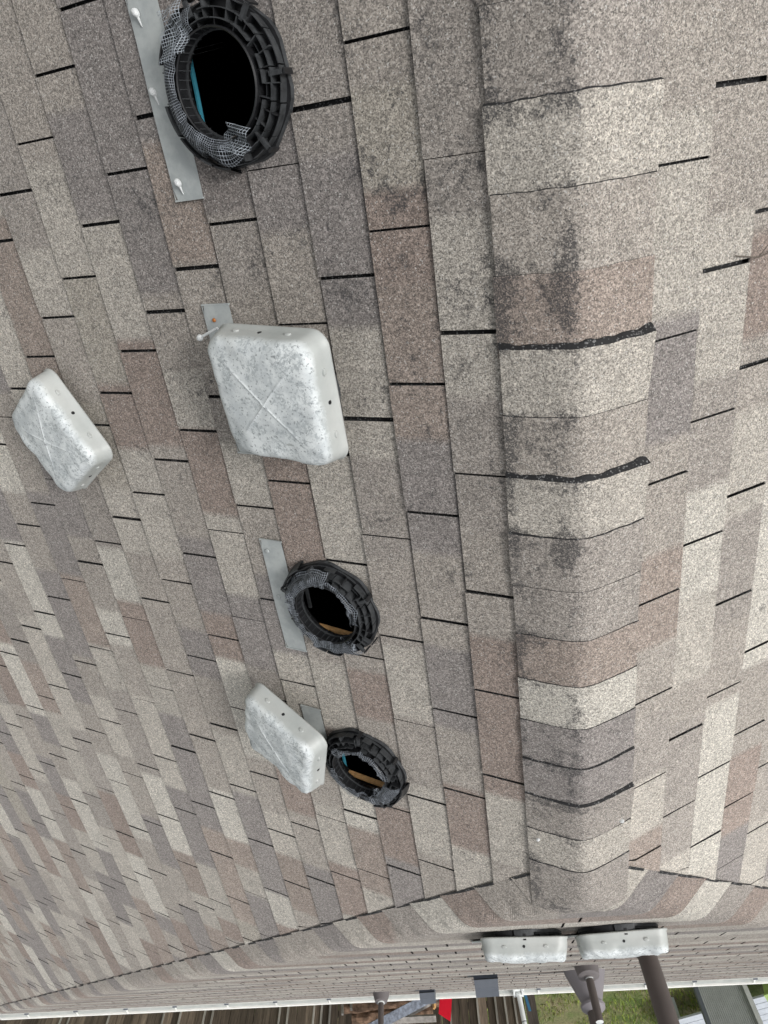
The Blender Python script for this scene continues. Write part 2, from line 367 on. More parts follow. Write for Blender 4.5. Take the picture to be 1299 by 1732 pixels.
# hip end (far slope) and the shingles wrapped over the hips
EAVE_L, EAVE_R = (6.15, 8.07), (-6.6, 8.488)
def eave_y(x): return EAVE_L[1] + (x - EAVE_L[0]) * (EAVE_R[1] - EAVE_L[1]) / (EAVE_R[0] - EAVE_L[0])
def qS(x, y):
    if x >= 0: return 1.989 * (.156 * x + .097 * y) - .4206
    return 1.831 * (.14 * -x + .127 * y) - .507
def qq(x, y): return smax(dropB(x, y), qS(x, y), .022)
def ysolve(x, Q):
    lo, hi = -12.0, 14.0
    for _ in range(34):
        m = (lo + hi) / 2
        if qq(x, m) < Q: lo = m
        else: hi = m
    return (lo + hi) / 2
def hip_end():
    mb = MB(); dq = E * sin(atan(QA)); n = int(3.05 / dq) + 1
    for c in range(-2, n):
        Qa, Qb = c * dq, (c + 1) * dq; r = random.Random(900 + c)
        tl = tone_line(500 + c, -7, 7, None, [['L', 'G', 'B', 'W', 'N', 'B', 'L', 'G', 'W', 'B', 'G', 'L', 'B', 'W', 'G', 'P'][c % 16]] * 5 + ['M']); tlr = tl
        xh = max(.0, Qb / .5)
        ph = (c * .1065 + r.uniform(-.03, .03) + .07) % T
        xs = set(); slits = []
        k = int((-xh) / T) - 1
        while ph + k * T < xh:
            x = ph + k * T
            if -xh + .35 < x < xh - .35: slits.append((x - .0045, x + .0045)); xs.update((x - .0045, x + .0045))
            k += 1
        x = -xh - .5
        while x < xh + .5:
            xs.add(x); d = min(abs(x - xh), abs(x + xh)); x += .006 if d < .2 else (.03 if d < .3 else .09)
        xs.add(0.0); xs = sorted(q for q in xs if -6.6 < q < 6.2)
        def row(Q, h): 
            out = []
            for x in xs:
                y = ysolve(x, Q); y2 = max(y, cut(x) - .005); y2 = min(y2, eave_y(x)); out.append((x, y2, y < cut(x) - .005 or y2 >= eave_y(x)))
            return out
        lift = .0045 + r.uniform(-.0006, .001)
        rows = [(row(Qa + (Qb - Qa) * f, 0), f) for f in (0, .5, 1)]
        for (ra, fa), (rb, fb) in zip(rows, rows[1:]):
            for i in range(len(xs) - 1):
                xm = (xs[i] + xs[i + 1]) / 2
                if any(a < xm < b for a, b in slits): continue
                if ra[i][2] and rb[i][2] and ra[i + 1][2] and rb[i + 1][2]: continue
                pts = [(ra[i], fa), (ra[i + 1], fa), (rb[i + 1], fb), (rb[i], fb)]
                cols = [tone_at(tl, max(-xh - .15, min(xh + .15, q[0][0])), .015) for q in pts]
                mb.face([surf(q[0], q[1], .0015 + lift * f) for q, f in pts], MS, uv=[(q[0], f) for q, f in pts], col=cols,
                        wr=[.17 if abs(q[0]) < .5 and q[1] < 2.9 else .10 for q, f in pts])
        rb = rows[-1][0]
        for i in range(len(xs) - 1):
            if rb[i][2] or rb[i + 1][2]: continue
            a, b = rb[i], rb[i + 1]
            mb.face([surf(a[0], a[1], .0015 + lift), surf(b[0], b[1], .0015 + lift), surf(b[0], b[1], 0), surf(a[0], a[1], 0)], ME)
    return mb
hip_end().build('roof_slope', house)
# black felt under the shingles
def felt():
    mb = MB(); XS = [-6.6 + i * .1 for i in range(129)]
    XS = sorted(set([round(x, 3) for x in XS] + [round(-.5 + .025 * i, 3) for i in range(41)])); YS = [-1.3, -.8, -.3, 0, .3, .6, .9, 1.2, 1.5, 1.8] + [1.9 + .05 * i for i in range(134)]
    fine = [(v[0] * CP, v[1]) for v in VENTS]
    def cell(x0, x1, y0, y1):
        y0_ = min(y0, eave_y(x0)); y1a = min(y1, eave_y(x0)); y1b = min(y1, eave_y(x1))
        if y0_ >= y1a and y0_ >= y1b: return
        mb.face([surf(x0, y0_, -.016), surf(x1, y0_, -.016), surf(x1, y1b, -.016), surf(x0, y1a, -.016)], ME)
    for i in range(len(XS) - 1):
        for j in range(len(YS) - 1):
            x0, x1, y0, y1 = XS[i], XS[i + 1], YS[j], YS[j + 1]
            nearv = [f for f in fine if x0 < f[0] + .15 and x1 > f[0] - .15 and y0 < f[1] + .15 and y1 > f[1] - .15]
            if not nearv: cell(x0, x1, y0, y1); continue
            m = max(1, int((x1 - x0) / .02)); k = max(1, int((y1 - y0) / .02))
            for a in range(m):
                for b in range(k):
                    X0, X1 = x0 + (x1 - x0) * a / m, x0 + (x1 - x0) * (a + 1) / m; Y0_, Y1_ = y0 + (y1 - y0) * b / k, y0 + (y1 - y0) * (b + 1) / k
                    if any((((X0 + X1) / 2 - f[0]) / CP) ** 2 + ((Y0_ + Y1_) / 2 - f[1]) ** 2 < .136 ** 2 for f in nearv): continue
                    cell(X0, X1, Y0_, Y1_)
    return mb
felt().build('roof_deck', house)
# ridge caps
CAPT = ['N', 'L', 'M', 'P', 'L', 'M', 'L', 'N', 'N', 'P', 'W', 'G', 'G', 'N', 'L', 'N']
CAPH = [.006, .005, .007, .005, .0015, .016, .004, .015, .006, .002, .003, .003, .003, .006, .010, .003, .004]
CY0, CE = -.0545, .1485
for k in range(-2 - 5, 15):
    idx = k + 1; tn = TONE[CAPT[idx]] if 0 <= idx < len(CAPT) else TONE['M']; bh = CAPH[k + 2] if 0 <= k + 2 < len(CAPH) else .004
    ya, yb = CY0 + k * CE, CY0 + (k + 1) * CE + .02; r = random.Random(k); mb = MB()
    if k == 14: yb += .07
    NX = 40; NY = 8; wj = r.uniform(-.003, .003)
    def cp(i, j, dh=0):
        t = -1 + 2 * i / NX; x = t * (.1530 + wj); f = j / NY; y = ya + (yb - ya) * f + .0025 * mn.noise(Vector((x * 30, k, 0))) * (1 - f)
        side = .75 + .5 * (-t if k in (3, 5, 12) else abs(t))
        h = .0085 + bh * (1 - f) * side + .0015 * mn.noise(Vector((x * 8, y * 9, k)))
        return surf(x, y, h + dh)
    for i in range(NX):
        for j in range(NY):
            q = [(i, j), (i + 1, j), (i + 1, j + 1), (i, j + 1)]
            wv = []
            for a, b in q:
                t = -1 + 2 * a / NX; yy = ya + (yb - ya) * b / NY
                w0 = .20 / (1 + math.exp(-t * 25)) + .06
                bl = mn.noise(Vector((t * 1.2, yy * 4.5, 5.5))); bl2 = mn.noise(Vector((t * 2 + 8, yy * 7, 1.5)))
                w0 += .7 * math.exp(-((t - .17) / .17) ** 2) * max(0, min(1, .30 + 2.4 * bl)) + .55 * math.exp(-((t - .95) / .12) ** 2) * max(0, min(1, .5 + 1.8 * bl2))
                if k < 3: w0 += .25 * max(0, bl2 + .2) * (1 if t > 0 else .2)
                if b <= 1 or b >= NY - 1: w0 += (.30 if bh > .005 else .14) * (.5 + .5 * (t > 0))
                wv.append(w0 * (1.0 if k < 12 else 1.2))
            mb.face([cp(a, b) for a, b in q], MS, uv=[(0, .6) for _ in q], col=[lin(tn, tuple(c * 1.0 for c in tn), 1) for _ in q], wr=wv)
        def wd_(a): t = -1 + 2 * a / NX; return (max(0, bh - .004) * 1.15 + .0012) * (.9 + .45 * mn.noise(Vector((t * 6, k * 3.1, 2)))) * (1.15 if abs(t) > .8 else .9)
        NN = lambda a: surf((-1 + 2 * a / NX) * .153, cp(a, 0).y - wd_(a), .0072)
        MM = lambda a: surf((-1 + 2 * a / NX) * .153, cp(a, 0).y - wd_(a) * .8, .0082 + bh * .35)
        mb.face([cp(i + 1, 0), cp(i, 0), MM(i), MM(i + 1)], ME); mb.face([MM(i + 1), MM(i), NN(i), NN(i + 1)], ME)
    for e in (0, NX):
        for j in range(NY): mb.face([cp(e, j), cp(e, j + 1), cp(e, j + 1, -.008 - bh * .5), cp(e, j, -.008 - bh)], ME)
    mb.build('ridge_cap', house)
for x, y, r_ in ((.122, 1.915, .0065), (-.118, 1.86, .008)):
    m = MB(); N_ = nrm(x, y); Q_ = N_.to_track_quat('Z', 'X').to_matrix().to_4x4()
    m.lathe([(r_, -.002), (r_ * .9, .004), (r_ * .5, .0075), (0, .0085)], MCLK, 14, Matrix.Translation(surf(x, y, .0125)) @ Q_ @ Matrix.Scale(.6, 4, (0, 1, 0)))
    m.build('caulk_dab', house, smooth=True)
# fascia, gutter, walls
def ev(x, dy, z): return Vector((x, eave_y(x) + dy, z))
ZE = -3.0
mb = MB()
prof = [(-.03, .012), (.012, .012), (.012, -.05)]
def zed(x): return -drop(x, eave_y(x))
XG = [-6.6 + 12.75 * i / 60 for i in range(61)]
def gz(x): return zed(x) + .003 * mn.noise(Vector((x * 1.3, 0, 0)))
def sweep(mb, prof, mat):
    for i in range(60):
        for (a, b), (c, d) in zip(prof, prof[1:]):
            mb.face([ev(XG[i], a, gz(XG[i]) + b), ev(XG[i + 1], a, gz(XG[i + 1]) + b), ev(XG[i + 1], c, gz(XG[i + 1]) + d), ev(XG[i], c, gz(XG[i]) + d)], mat)
sweep(mb, [(-.035, .022), (.020, -.002), (.024, -.03), (.018, -.03)], MWH)
de = mb.build('drip_edge', house)
mb = MB(); sweep(mb, [(.030, -.010), (.030, -.10), (.065, -.11), (.105, -.08), (.118, -.004), (.130, .0), (.134, -.012), (.122, -.02), (.112, -.09), (.068, -.122), (.026, -.11), (.026, -.01)], MWH)
sweep(mb, [(.1145, -.018), (.1095, -.036), (.109, -.044)], MGL)  # grey strip painted as a shadow groove below the gutter lip
gut = mb.build('gutter', house)
for i in range(20):
    x = 5.6 - i * .58 + .06 * sin(i * 3.1); m2 = MB()
    m2.box(ev(x, .075, gz(x) - .006), (.018, .10, .004), MWH); m2.box(ev(x, .028, gz(x) - .002), (.045, .018, .016), MHD); m2.build('hanger', gut)
mb = MB()
for x0, x1, yy in ((-6.2, 5.8, -.3),):
    P = [Vector((x0, eave_y(x0) - .3, -5.2)), Vector((x1, eave_y(x1) - .3, -5.2)), Vector((x1, eave_y(x1) - .3, -2.95)), Vector((x0, eave_y(x0) - .3, -2.95))]
    mb.face(P, MWALL)
for x in (-6.2, 5.8):
    mb.face([Vector((x, -1.3, -5.2)), Vector((x, eave_y(x) - .3, -5.2)), Vector((x, eave_y(x) - .3, -2.95)), Vector((x, -1.3, -2.95))], MWALL)
mb.build('wall', house)

# ------------------------------------------------------------------ roof vents
def frameA(s, y, h, rz=0, rx=0, ry=0):
    S = Vector((CP, 0, -SP)); U = Vector((0, 1, 0)); N = Vector((SP, 0, CP))
    B = Matrix(((S.x, U.x, N.x), (S.y, U.y, N.y), (S.z, U.z, N.z)))
    Rr = Matrix.Rotation(rz, 3, 'Z') @ Matrix.Rotation(ry, 3, 'Y') @ Matrix.Rotation(rx, 3, 'X')
    return Matrix.Translation(S * s + U * y + N * h) @ (B @ Rr).to_4x4()
def frameB(x, y, h, rz=0, rx=0, ry=0):
    N = Vector((QB, QA, 1)).normalized(); S = Vector((0, 1, -QA)).normalized(); S = (S - N * S.dot(N)).normalized(); U = N.cross(S)
    B = Matrix(((S.x, U.x, N.x), (S.y, U.y, N.y), (S.z, U.z, N.z)))
    Rr = Matrix.Rotation(rz, 3, 'Z') @ Matrix.Rotation(ry, 3, 'Y') @ Matrix.Rotation(rx, 3, 'X')
    return Matrix.Translation(Vector((x, y, -dropB(x, y))) + N * h) @ (B @ Rr).to_4x4()
def cover(name, parent, seed, hz=.072, dent=1.0, M=None):
    """pressed aluminium cap: rounded square pan with rolled rim, X crease, dents"""
    mb = MB(); HR, HT, RC = .165, .150, .042
    def sq(t, h, rc):     # rounded square outline point, t in 0..1
        n = 4; k = t * 4; q = int(k) % 4; f = k - int(k)
        a = h - rc; 
        # side q from corner to corner: first 70% straight, last 30% arc
        if f < .62: d = -a + 2 * a * (f / .62); p = (d, -h)
        else: an = -pi / 2 + (pi / 2) * (f - .62) / .38; p = (a + rc * cos(an), -a + rc * sin(an))
        c, s_ = [(1, 0), (0, 1), (-1, 0), (0, -1)][q]
        return p[0] * c - p[1] * s_, p[0] * s_ + p[1] * c
    prof = [(HR - .006, .004, RC), (HR - .004, 0, RC), (HR + .001, -.001, RC), (HR + .002, .004, RC), (HR - .002, .008, RC), (HR - .004, hz * .4, RC), (HR - .008, hz * .72, RC),
            (HR - .012, hz * .88, RC), (HR - .020, hz * .98, RC), (HR - .030, hz * 1.03, RC * .9)]
    for q in range(1, 15): f = q / 14.0; prof.append(((HR - .030) * (1 - f), hz * 1.03 + .006 * sin(f * pi / 2), RC * .9 * (1 - f)))
    NS = 128; rings = []
    for (h, z, rc) in prof:
        rg = []
        for i in range(NS):
            x, y = sq(i / NS, max(h, 1e-4), max(rc, 1e-5)); zz = z
            if z > hz * .5:
                d = mn.noise(Vector((x * 16, y * 16, seed * 3.3))); d2 = mn.noise(Vector((x * 38, y * 38, seed * 1.7)))
                wv = min(1, (z - hz * .5) / (hz * .4))
                edge = max(0, (max(abs(x), abs(y)) - .085) / .07)
                zz += wv * dent * (.0055 * d * (.35 + edge) + .0028 * d2 * (.2 + edge) - .006 * edge * max(0, mn.noise(Vector((x * 10 + 7, y * 10, seed)))))
                if z > hz * 1.0:
                    for sg in (1, -1):
                        dd = abs(x - sg * y) / sqrt(2); ln = sqrt(x * x + y * y)
                        if ln < .135: zz += .0018 * math.exp(-(dd / .0024) ** 2) * min(1, (.135 - ln) / .03)
            else:
                x *= 1 + .006 * dent * mn.noise(Vector((x * 9, y * 9, seed)))
            rg.append(Vector((x, y, zz)))
        rings.append(rg)
    Mx = Matrix.Identity(4)
    for a, b in zip(rings, rings[1:]):
        for i in range(NS): mb.face([Mx @ a[i], Mx @ a[(i + 1) % NS], Mx @ b[(i + 1) % NS], Mx @ b[i]], MC)
    # inside skin
    ins = [[Vector((v.x * .985, v.y * .985, v.z - .002)) for v in rings[k]] for k in (1, 6, 8, 12)]
    for a, b in zip(ins, ins[1:]):
        for i in range(0, NS): mb.face([Mx @ b[i], Mx @ b[(i + 1) % NS], Mx @ a[(i + 1) % NS], Mx @ a[i]], MZN)
    mb.face([Mx @ v for v in ins[-1]], MZN)
    o = mb.build(name, parent, smooth=True, weld=True)
    if M is not None: o.matrix_basis = M
    # screw holes and dimples on each skirt
    for q in range(4):
        c, s_ = [(1, 0), (0, 1), (-1, 0), (0, -1)][q]; Rq = Matrix(((c, -s_, 0), (s_, c, 0), (0, 0, 1))).to_4x4()
        m2 = MB(); m2.lathe([(0, .0), (.0052, .0), (.0052, -.002)], MBK, 14, Mx @ Rq @ Matrix.Translation((0.004, -(HR - .0035), hz * .42)) @ Matrix.Rotation(pi / 2, 4, 'X'))
        m2.build('screw_hole', o)
        for dx in (-.078, .078):
            m3 = MB(); m3.lathe([(.011, -.001), (.0085, .003), (.004, .004), (0, .0036)], MC, 14, Mx @ Rq @ Matrix.Translation((dx, -(HR - .0045), hz * .42)) @ Matrix.Rotation(pi / 2, 4, 'X') @ Matrix.Scale(.6, 4, (0, 1, 0)))
            m3.build('dimple', o, smooth=True)
    return o
def screen_band(mb, r_in, r_out, z_in, z_out, a0, a1, seed, rip=.008):
    def fn(u, v):
        a = a0 + (a1 - a0) * u; r = r_in + (r_out - r_in) * v; z = z_in + (z_out - z_in) * v ** 1.4 + .012 * sin(pi * v)
        n = mn.noise(Vector((a * 2.3, v * 2, seed))); n2 = mn.noise(Vector((a * 6, v * 3, seed + 9)))
        return Vector(((r + (rip * (1 + 2.2 * v)) * n) * cos(a), (r + (rip * (1 + 2.2 * v)) * n) * sin(a), max(z + 1.4 * rip * n2, .006)))
    mb.grid(fn, 60, 6, MSC, lambda u, v: ((a1 - a0) * u * (r_in + r_out) / 2, v * (abs(r_out - r_in) + abs(z_out - z_in))))
def flap(mb, o, ux, vx, seed, rip=.012, pale=False):
    o, ux, vx = Vector(o), Vector(ux), Vector(vx); n = ux.cross(vx).normalized()
    def fn(u, v): return o + ux * u + vx * v + n * rip * (mn.noise(Vector((u * 2.6, v * 2.6, seed))) * 2 + .5 * abs(sin(u * 5 + seed)))
    mb.grid(fn, 16, 16, MSP if pale else MSC, lambda u, v: (u * ux.length, v * vx.length))
def vent_base(t, seed, rot, variant, deep=True):
    r = random.Random(seed); base = MB(); Z = Matrix.Rotation(rot, 4, 'Z')
    # octagonal foot plate with a hole, then concentric walls
    for i in range(8):
        a0, a1 = rot + pi / 8 + i * pi / 4, rot + pi / 8 + (i + 1) * pi / 4
        for k in range(6):
            b0, b1 = a0 + (a1 - a0) * k / 6, a0 + (a1 - a0) * (k + 1) / 6
            def oc(b, R_=.164): m = a0 + pi / 8; return min(R_ * cos(pi / 8) / cos(b - m), R_ * .965)
            P = lambda R_, b, z: Vector((R_ * cos(b), R_ * sin(b), z))
            base.face([P(.102, b0, .016), P(.102, b1, .016), P(oc(b1), b1, .012), P(oc(b0), b0, .012)], MBK)
            base.face([P(oc(b0), b0, .012), P(oc(b1), b1, .012), P(oc(b1) + .002, b1, .002), P(oc(b0) + .002, b0, .002)], MBK2)
    base.lathe([(.142, -.004), (.106, .002), (.100, .016), (.0985, .052), (.101, .054), (.103, .050), (.104, .016)], MBK, 72)
    for i in range(36):
        a = rot + 2 * pi * i / 36; Ra = Matrix.Rotation(a, 3, 'Z'); base.box(Ra @ Vector((.0995, 0, .030)), (.004, .0018, .036), MBK2, Ra)
    base.lathe([(.104, .024), (.0955, .024), (.0955, .021), (.104, .021)], MBK2, 72)
    ob = base.build('base_ring', t)
    def wall(rad, z0, z1, th, lean, gaps, mat, name):
        m = MB(); nseg = 28; skip = set(r.sample(range(nseg), gaps))
        for i in range(nseg):
            a0 = rot + 2 * pi * i / nseg; a1 = rot + 2 * pi * (i + 1) / nseg - (.02 if i % 2 else 0)
            zt = z1 - (.016 if i in skip else 0) + (.0025 if i % 4 == 0 else 0)
            m.lathe([(rad, z0), (rad + lean, zt), (rad + lean + th, zt), (rad + th, z0)], mat, 3, None, a0, a1)
            for a in (a0, a1):
                m.face([Vector((q * cos(a), q * sin(a), z)) for q, z in ((rad, z0), (rad + lean, zt), (rad + lean + th, zt), (rad + th, z0))], mat)
        return m.build(name, t)
    wall(.114, .014, .049, .0022, 0, 5, MBK2, 'inner_baffle')
    wall(.131, .013, .043, .0020, .001, 4, MBK2, 'baffle')
    wall(.147, .012, .034, .0020, .002, 8, MBK2, 'outer_baffle')
    m = MB()
    for i in range(30):
        a = rot + 2 * pi * i / 30 + r.uniform(-.02, .02); c, s_ = cos(a), sin(a); Ra = Matrix(((c, -s_, 0), (s_, c, 0), (0, 0, 1)))
        r0, r1 = (.101, .131) if i % 2 else (.115, .148)
        m.box(Ra @ Vector(((r0 + r1) / 2, 0, .028)), (r1 - r0, .0022, .028), MBK2 if i % 3 else MBK, Ra)
    m.build('ribs', t)
    m = MB()
    for a, wd in variant['cups']:
        for q in range(2):
            aa = a + q * wd * .55; m = MB()
            m.lathe([(.168, .004), (.158, .042), (.154, .042), (.160, .006), (.168, .004)], MBK if q else MBK2, 6, None, aa - wd * .25, aa + wd * .25)
            m.build('louvre_tab', t)
    for a in variant['clips']:
        c, s_ = cos(a), sin(a); Ra = Matrix(((c, -s_, 0), (s_, c, 0), (0, 0, 1))); m = MB()
        m.box(Ra @ Vector((.143, 0, .038)), (.030, .009, .008), MBK2, Ra); m.box(Ra @ Vector((.1625, 0, .024)), (.004, .011, .030), MBK, Ra)
        m.build('clip', t)
    m = MB()
    for (ri, ro, zi, zo, a0, a1, rp) in variant['bands']: screen_band(m, ri, ro, zi, zo, a0, a1, seed + ri * 100, rp)
    for (o, u, v) in variant['flaps']: flap(m, o, u, v, seed, pale=seed == 31)
    if m.f: m.build('mesh_screen', t, smooth=True)
    # throat down into the attic, its shade given by a near-black colour
    m = MB(); m.lathe([(.139, -.001), (.139, -.030), (.40, -.05), (.45, -.9), (0, -.9)] if deep else [(.139, -.001), (.139, -.25), (0, -.25)], MDARK, 32); m.build('attic_throat', t)
    m = MB()
    for (p, sz, rz, mt) in variant['inside']: m.box(p, sz, mt, Matrix.Rotation(rz, 3, 'Z'))
    if m.f: m.build('cut_deck_edge', t)
def flange(t, h0=.0075, ylen=.405, yc=0, s_in=.145, s_out=.235, screws=(), tilt=0):
    m = MB(); n = 14
    for i in range(n):
        a, b = yc - ylen / 2 + ylen * i / n, yc - ylen / 2 + ylen * (i + 1) / n
        z = lambda y: h0 + .0012 * sin(y * 23 + 1) + tilt * y
        cr = lambda y: .008 if abs(y - yc) > ylen / 2 - .001 else 0
        for x0, x1 in ((s_in, .19), (.19, s_out)):
            e0 = cr(a) if x1 == s_out else 0; e1 = cr(b) if x1 == s_out else 0
            m.face([Vector((x0, a, z(a))), Vector((x1 - e0, a, z(a))), Vector((x1 - e1, b, z(b))), Vector((x0, b, z(b)))], MZN)
        m.face([Vector((s_out, a, z(a))), Vector((s_out, a, z(a) - .004)), Vector((s_out, b, z(b) - .004)), Vector((s_out, b, z(b)))], MZN)
    for sg in (-1, 1):
        m.box((.5 * (s_in + s_out), yc + sg * (ylen / 2 + .001), h0 - .001), (s_out - s_in, .004, .005), MZN)
    fo = m.build('flange', t)
    for (x, y, kind) in screws:
        q = MB(); Mx = Matrix.Translation((x, y, h0 + .001))
        if kind == 'caulk':
            q.lathe([(.010, 0), (.0095, .006), (.006, .011), (0, .0125)], MCLK, 16, Mx @ Matrix.Rotation(.5, 4, 'Z') @ Matrix.Scale(.7, 4, (1, 0, 0)))
            q.tube([(x, y, h0 + .003), (x - .004, y + .014, h0 + .003), (x - .006, y + .026, h0 + .001)], [.004, .0025, .001], MCLK, 8); q.build('caulk_dab', t, smooth=True)
        elif kind == 'rust':
            q.lathe([(.0055, 0), (.004, .003), (0, .0035)], MRUST, 12, Mx); q.build('screw', t)
        else:
            q.lathe([(.0075, 0), (.0065, .003), (0, .0045)], MZN, 12, Mx); q.build('screw', t)
# local axes on the left slope: +x down the slope, +y away from the camera
V = [
 dict(cups=[(.30, .8), (-.95, .7), (1.0, .6)], clips=[pi, 2.2, 4.0, 5.0], bands=[(.101, .156, .060, .022, -1.35, 1.0, .005), (.099, .142, .058, .045, .9, 1.8, .006)],
      flaps=[((.100, -.14, .064), (-.075, -.01, .016), (.0, .090, .016)), ((.0, .066, .045), (-.075, .020, .03), (.018, .050, .006))],
      inside=[((.120, -.02, -.030), (.005, .16, .010), -.03, MBL), ((.03, .092, -.036), (.17, .006, .006), .10, MWD)]),
 dict(cups=[(.35, .9)], clips=[], bands=[], flaps=[], inside=[]),
 dict(cups=[(-.95, .6), (1.2, .6)], clips=[-.35, 2.6, 2.3, 3.6], bands=[(.100, .166, .056, .010, .0, 2.2, .008), (.086, .118, .030, .058, 3.0, 4.6, .008), (.102, .150, .058, .035, 4.5, 6.2, .006)],
      flaps=[((-.095, -.05, .052), (.030, .02, -.045), (.012, .085, -.01)), ((-.03, .085, .045), (-.06, .0, .01), (.0, .055, -.02))],
      inside=[((.024, .118, -.022), (.155, .014, .014), -.08, MWD), ((.122, -.02, -.04), (.01, .16, .006), 0, MBK2)]),
 dict(cups=[(1.9, .6), (2.6, .5)], clips=[2.2, 2.0, 3.7, 4.6], bands=[(.096, .168, .052, .008, .1, 3.0, .008), (.072, .118, .034, .058, 3.3, 5.6, .007)],
      flaps=[((-.045, .05, .05), (-.050, .01, .0), (.01, .06, -.01))],
      inside=[((.038, .108, -.022), (.165, .013, .014), -.06, MWD), ((.118, .07, -.035), (.006, .07, .008), 0, MBL)]),
]
labs = [('large open black vent base with torn wire screen at the top edge', None),
        ('roof vent under a square white cover with an X crease and one white screw', None),
        ('open black vent base above the tilted cover, wood strip showing inside its hole', None),
        ('open black vent base touching the tilted loose cover, wood strip across its hole', None)]
for i, (s, y) in enumerate(VENTS):
    t = thing('roof_vent', labs[i][0], 'roof vent', group='vents along the left slope', mat=frameA(s, y, .004))
    vent_base(t, 31 + i, [.1, .2, .35, .5][i], V[i])
    if i == 1:
        for o in t.children: o.scale = (.90, .90, 1)
    sc = [[(.202, -.165, 'caulk'), (.208, -.02, 'caulk'), (.200, .165, 'caulk')], [(.197, -.165, 'rust')], [(.198, -.165, 'zinc'), (.196, .0, 'zinc')], []][i]
    flange(t, screws=sc, ylen=[.405, .405, .405, .25][i], yc=[0, 0, 0, -.078][i], s_out=[.225, .228, .219, .219][i], s_in=.138)
    if i == 1:
        cv = cover('vent_cover', t, 2, M=frameA(s, y, .004).inverted() @ frameA(.704, .4757, .0711, -.0516, -.0935, .0756))
        q = MB(); q.tube([(.155, -.155, .05), (.21, -.135, .055)], .0035, MCLK, 10); q.lathe([(0, .009), (.006, .007), (.009, 0), (.006, -.007), (0, -.009)], MCLK, 14, Matrix.Translation((.215, -.133, .055))); q.build('screw', t, smooth=True)
c1 = thing('vent_cover', 'loose white vent cover lying askew at the left edge of the roof', 'vent cover', group='loose vent covers', mat=frameA(1.6335, .6469, .0255, -1.0131, -.1234, .0322))
cover('pan', c1, 5)
c3 = thing('vent_cover', 'loose white vent cover tilted against the farthest open vent base', 'vent cover', group='loose vent covers', mat=frameA(.9778, 1.7081, .0691, -.3641, -.1446, .1984))
cover('pan', c3, 8, dent=1.5)
for (x, y, rz, lab, sd_, tl) in ((.172, 2.82, -pi / 2 + .01, 'capped roof vent on the far slope, left one of the pair', 12, .03), (-.205, 2.82, -pi / 2 + .06, 'capped roof vent on the far slope in front of the thick brown pipe', 15, -.02)):
    t = thing('roof_vent', lab, 'roof vent', group='vents on the far slope', mat=frameB(x, y, .004))
    vent_base(t, 60 + sd_, .2, dict(cups=[(.35, .9), (pi, .9)], clips=[pi], bands=[], flaps=[], inside=[]), False)
    Mx = Matrix.Translation((0, 0, .020)) @ Matrix.Rotation(rz + pi / 2, 4, 'Z') @ Matrix.Rotation(tl, 4, 'X') @ Matrix.Rotation(.05, 4, 'Y')
    cover('vent_cover', t, sd_, M=Mx, dent=2.4)
    flange(t)
# ------------------------------------------------------------------ pipes on the far slope
def zB(x, y): return -dropB(x, y)
def pipe_thing(label, x, y, parts, lean=(0, 0)):
    t = thing('vent_pipe', label, 'vent pipe', (x, y, zB(x, y)), 'pipes rising from the far slope')
    for name, prof, mat in parts:
        m = MB(); Sh = Matrix(((1, 0, lean[0], 0), (0, 1, lean[1], 0), (0, 0, 1, 0), (0, 0, 0, 1)))
        m.lathe(prof, mat, 40, Sh); m.build(name, t, smooth=False)
    return t
pipe_thing('thick brown vent pipe rising behind the right capped vent', -.52, 3.9, [('flashing', [(.08, -.06), (.058, .03), (.052, .04)], MCO), ('pipe', [(.05, -.05), (.05, 1.3), (.044, 1.3), (.044, .9), (0, .9)], MPB)])
pipe_thing('thin brown pipe with a white open end standing in a flared boot', -.345, 5.0, [('boot', [(.085, -.06), (.082, .0), (.072, .055), (.070, .072), (.055, .078), (.034, .080), (.030, .09)], MCO),
    ('pipe_collar', [(.0265, .08), (.0265, .094), (.024, .095)], MWP), ('pipe', [(.0255, .094), (.0255, .345), (.0245, .347)], MPB), ('end_cap', [(.0245, .3465), (0, .349)], MWP)])
pipe_thing('brown flue pipe with a tall mauve cone flashing and round storm collar', -.385, 5.45, [('cone_flashing', [(.155, -.05), (.150, .01), (.064, .245)], MLV),
    ('storm_collar', [(.086, .245), (.083, .262), (.052, .290), (.048, .291)], MLV), ('pipe', [(.048, .24), (.048, 1.3)], MPB)])
pipe_thing('narrow brown pipe at the eave with a grey boot and white collar', 1.385, 7.33, [('boot', [(.085, -.07), (.080, .03), (.058, .095), (.030, .10)], MCO),
    ('pipe_collar', [(.034, .098), (.034, .108), (.027, .109)], MWP), ('pipe', [(.027, .1), (.027, .9)], MPB)])
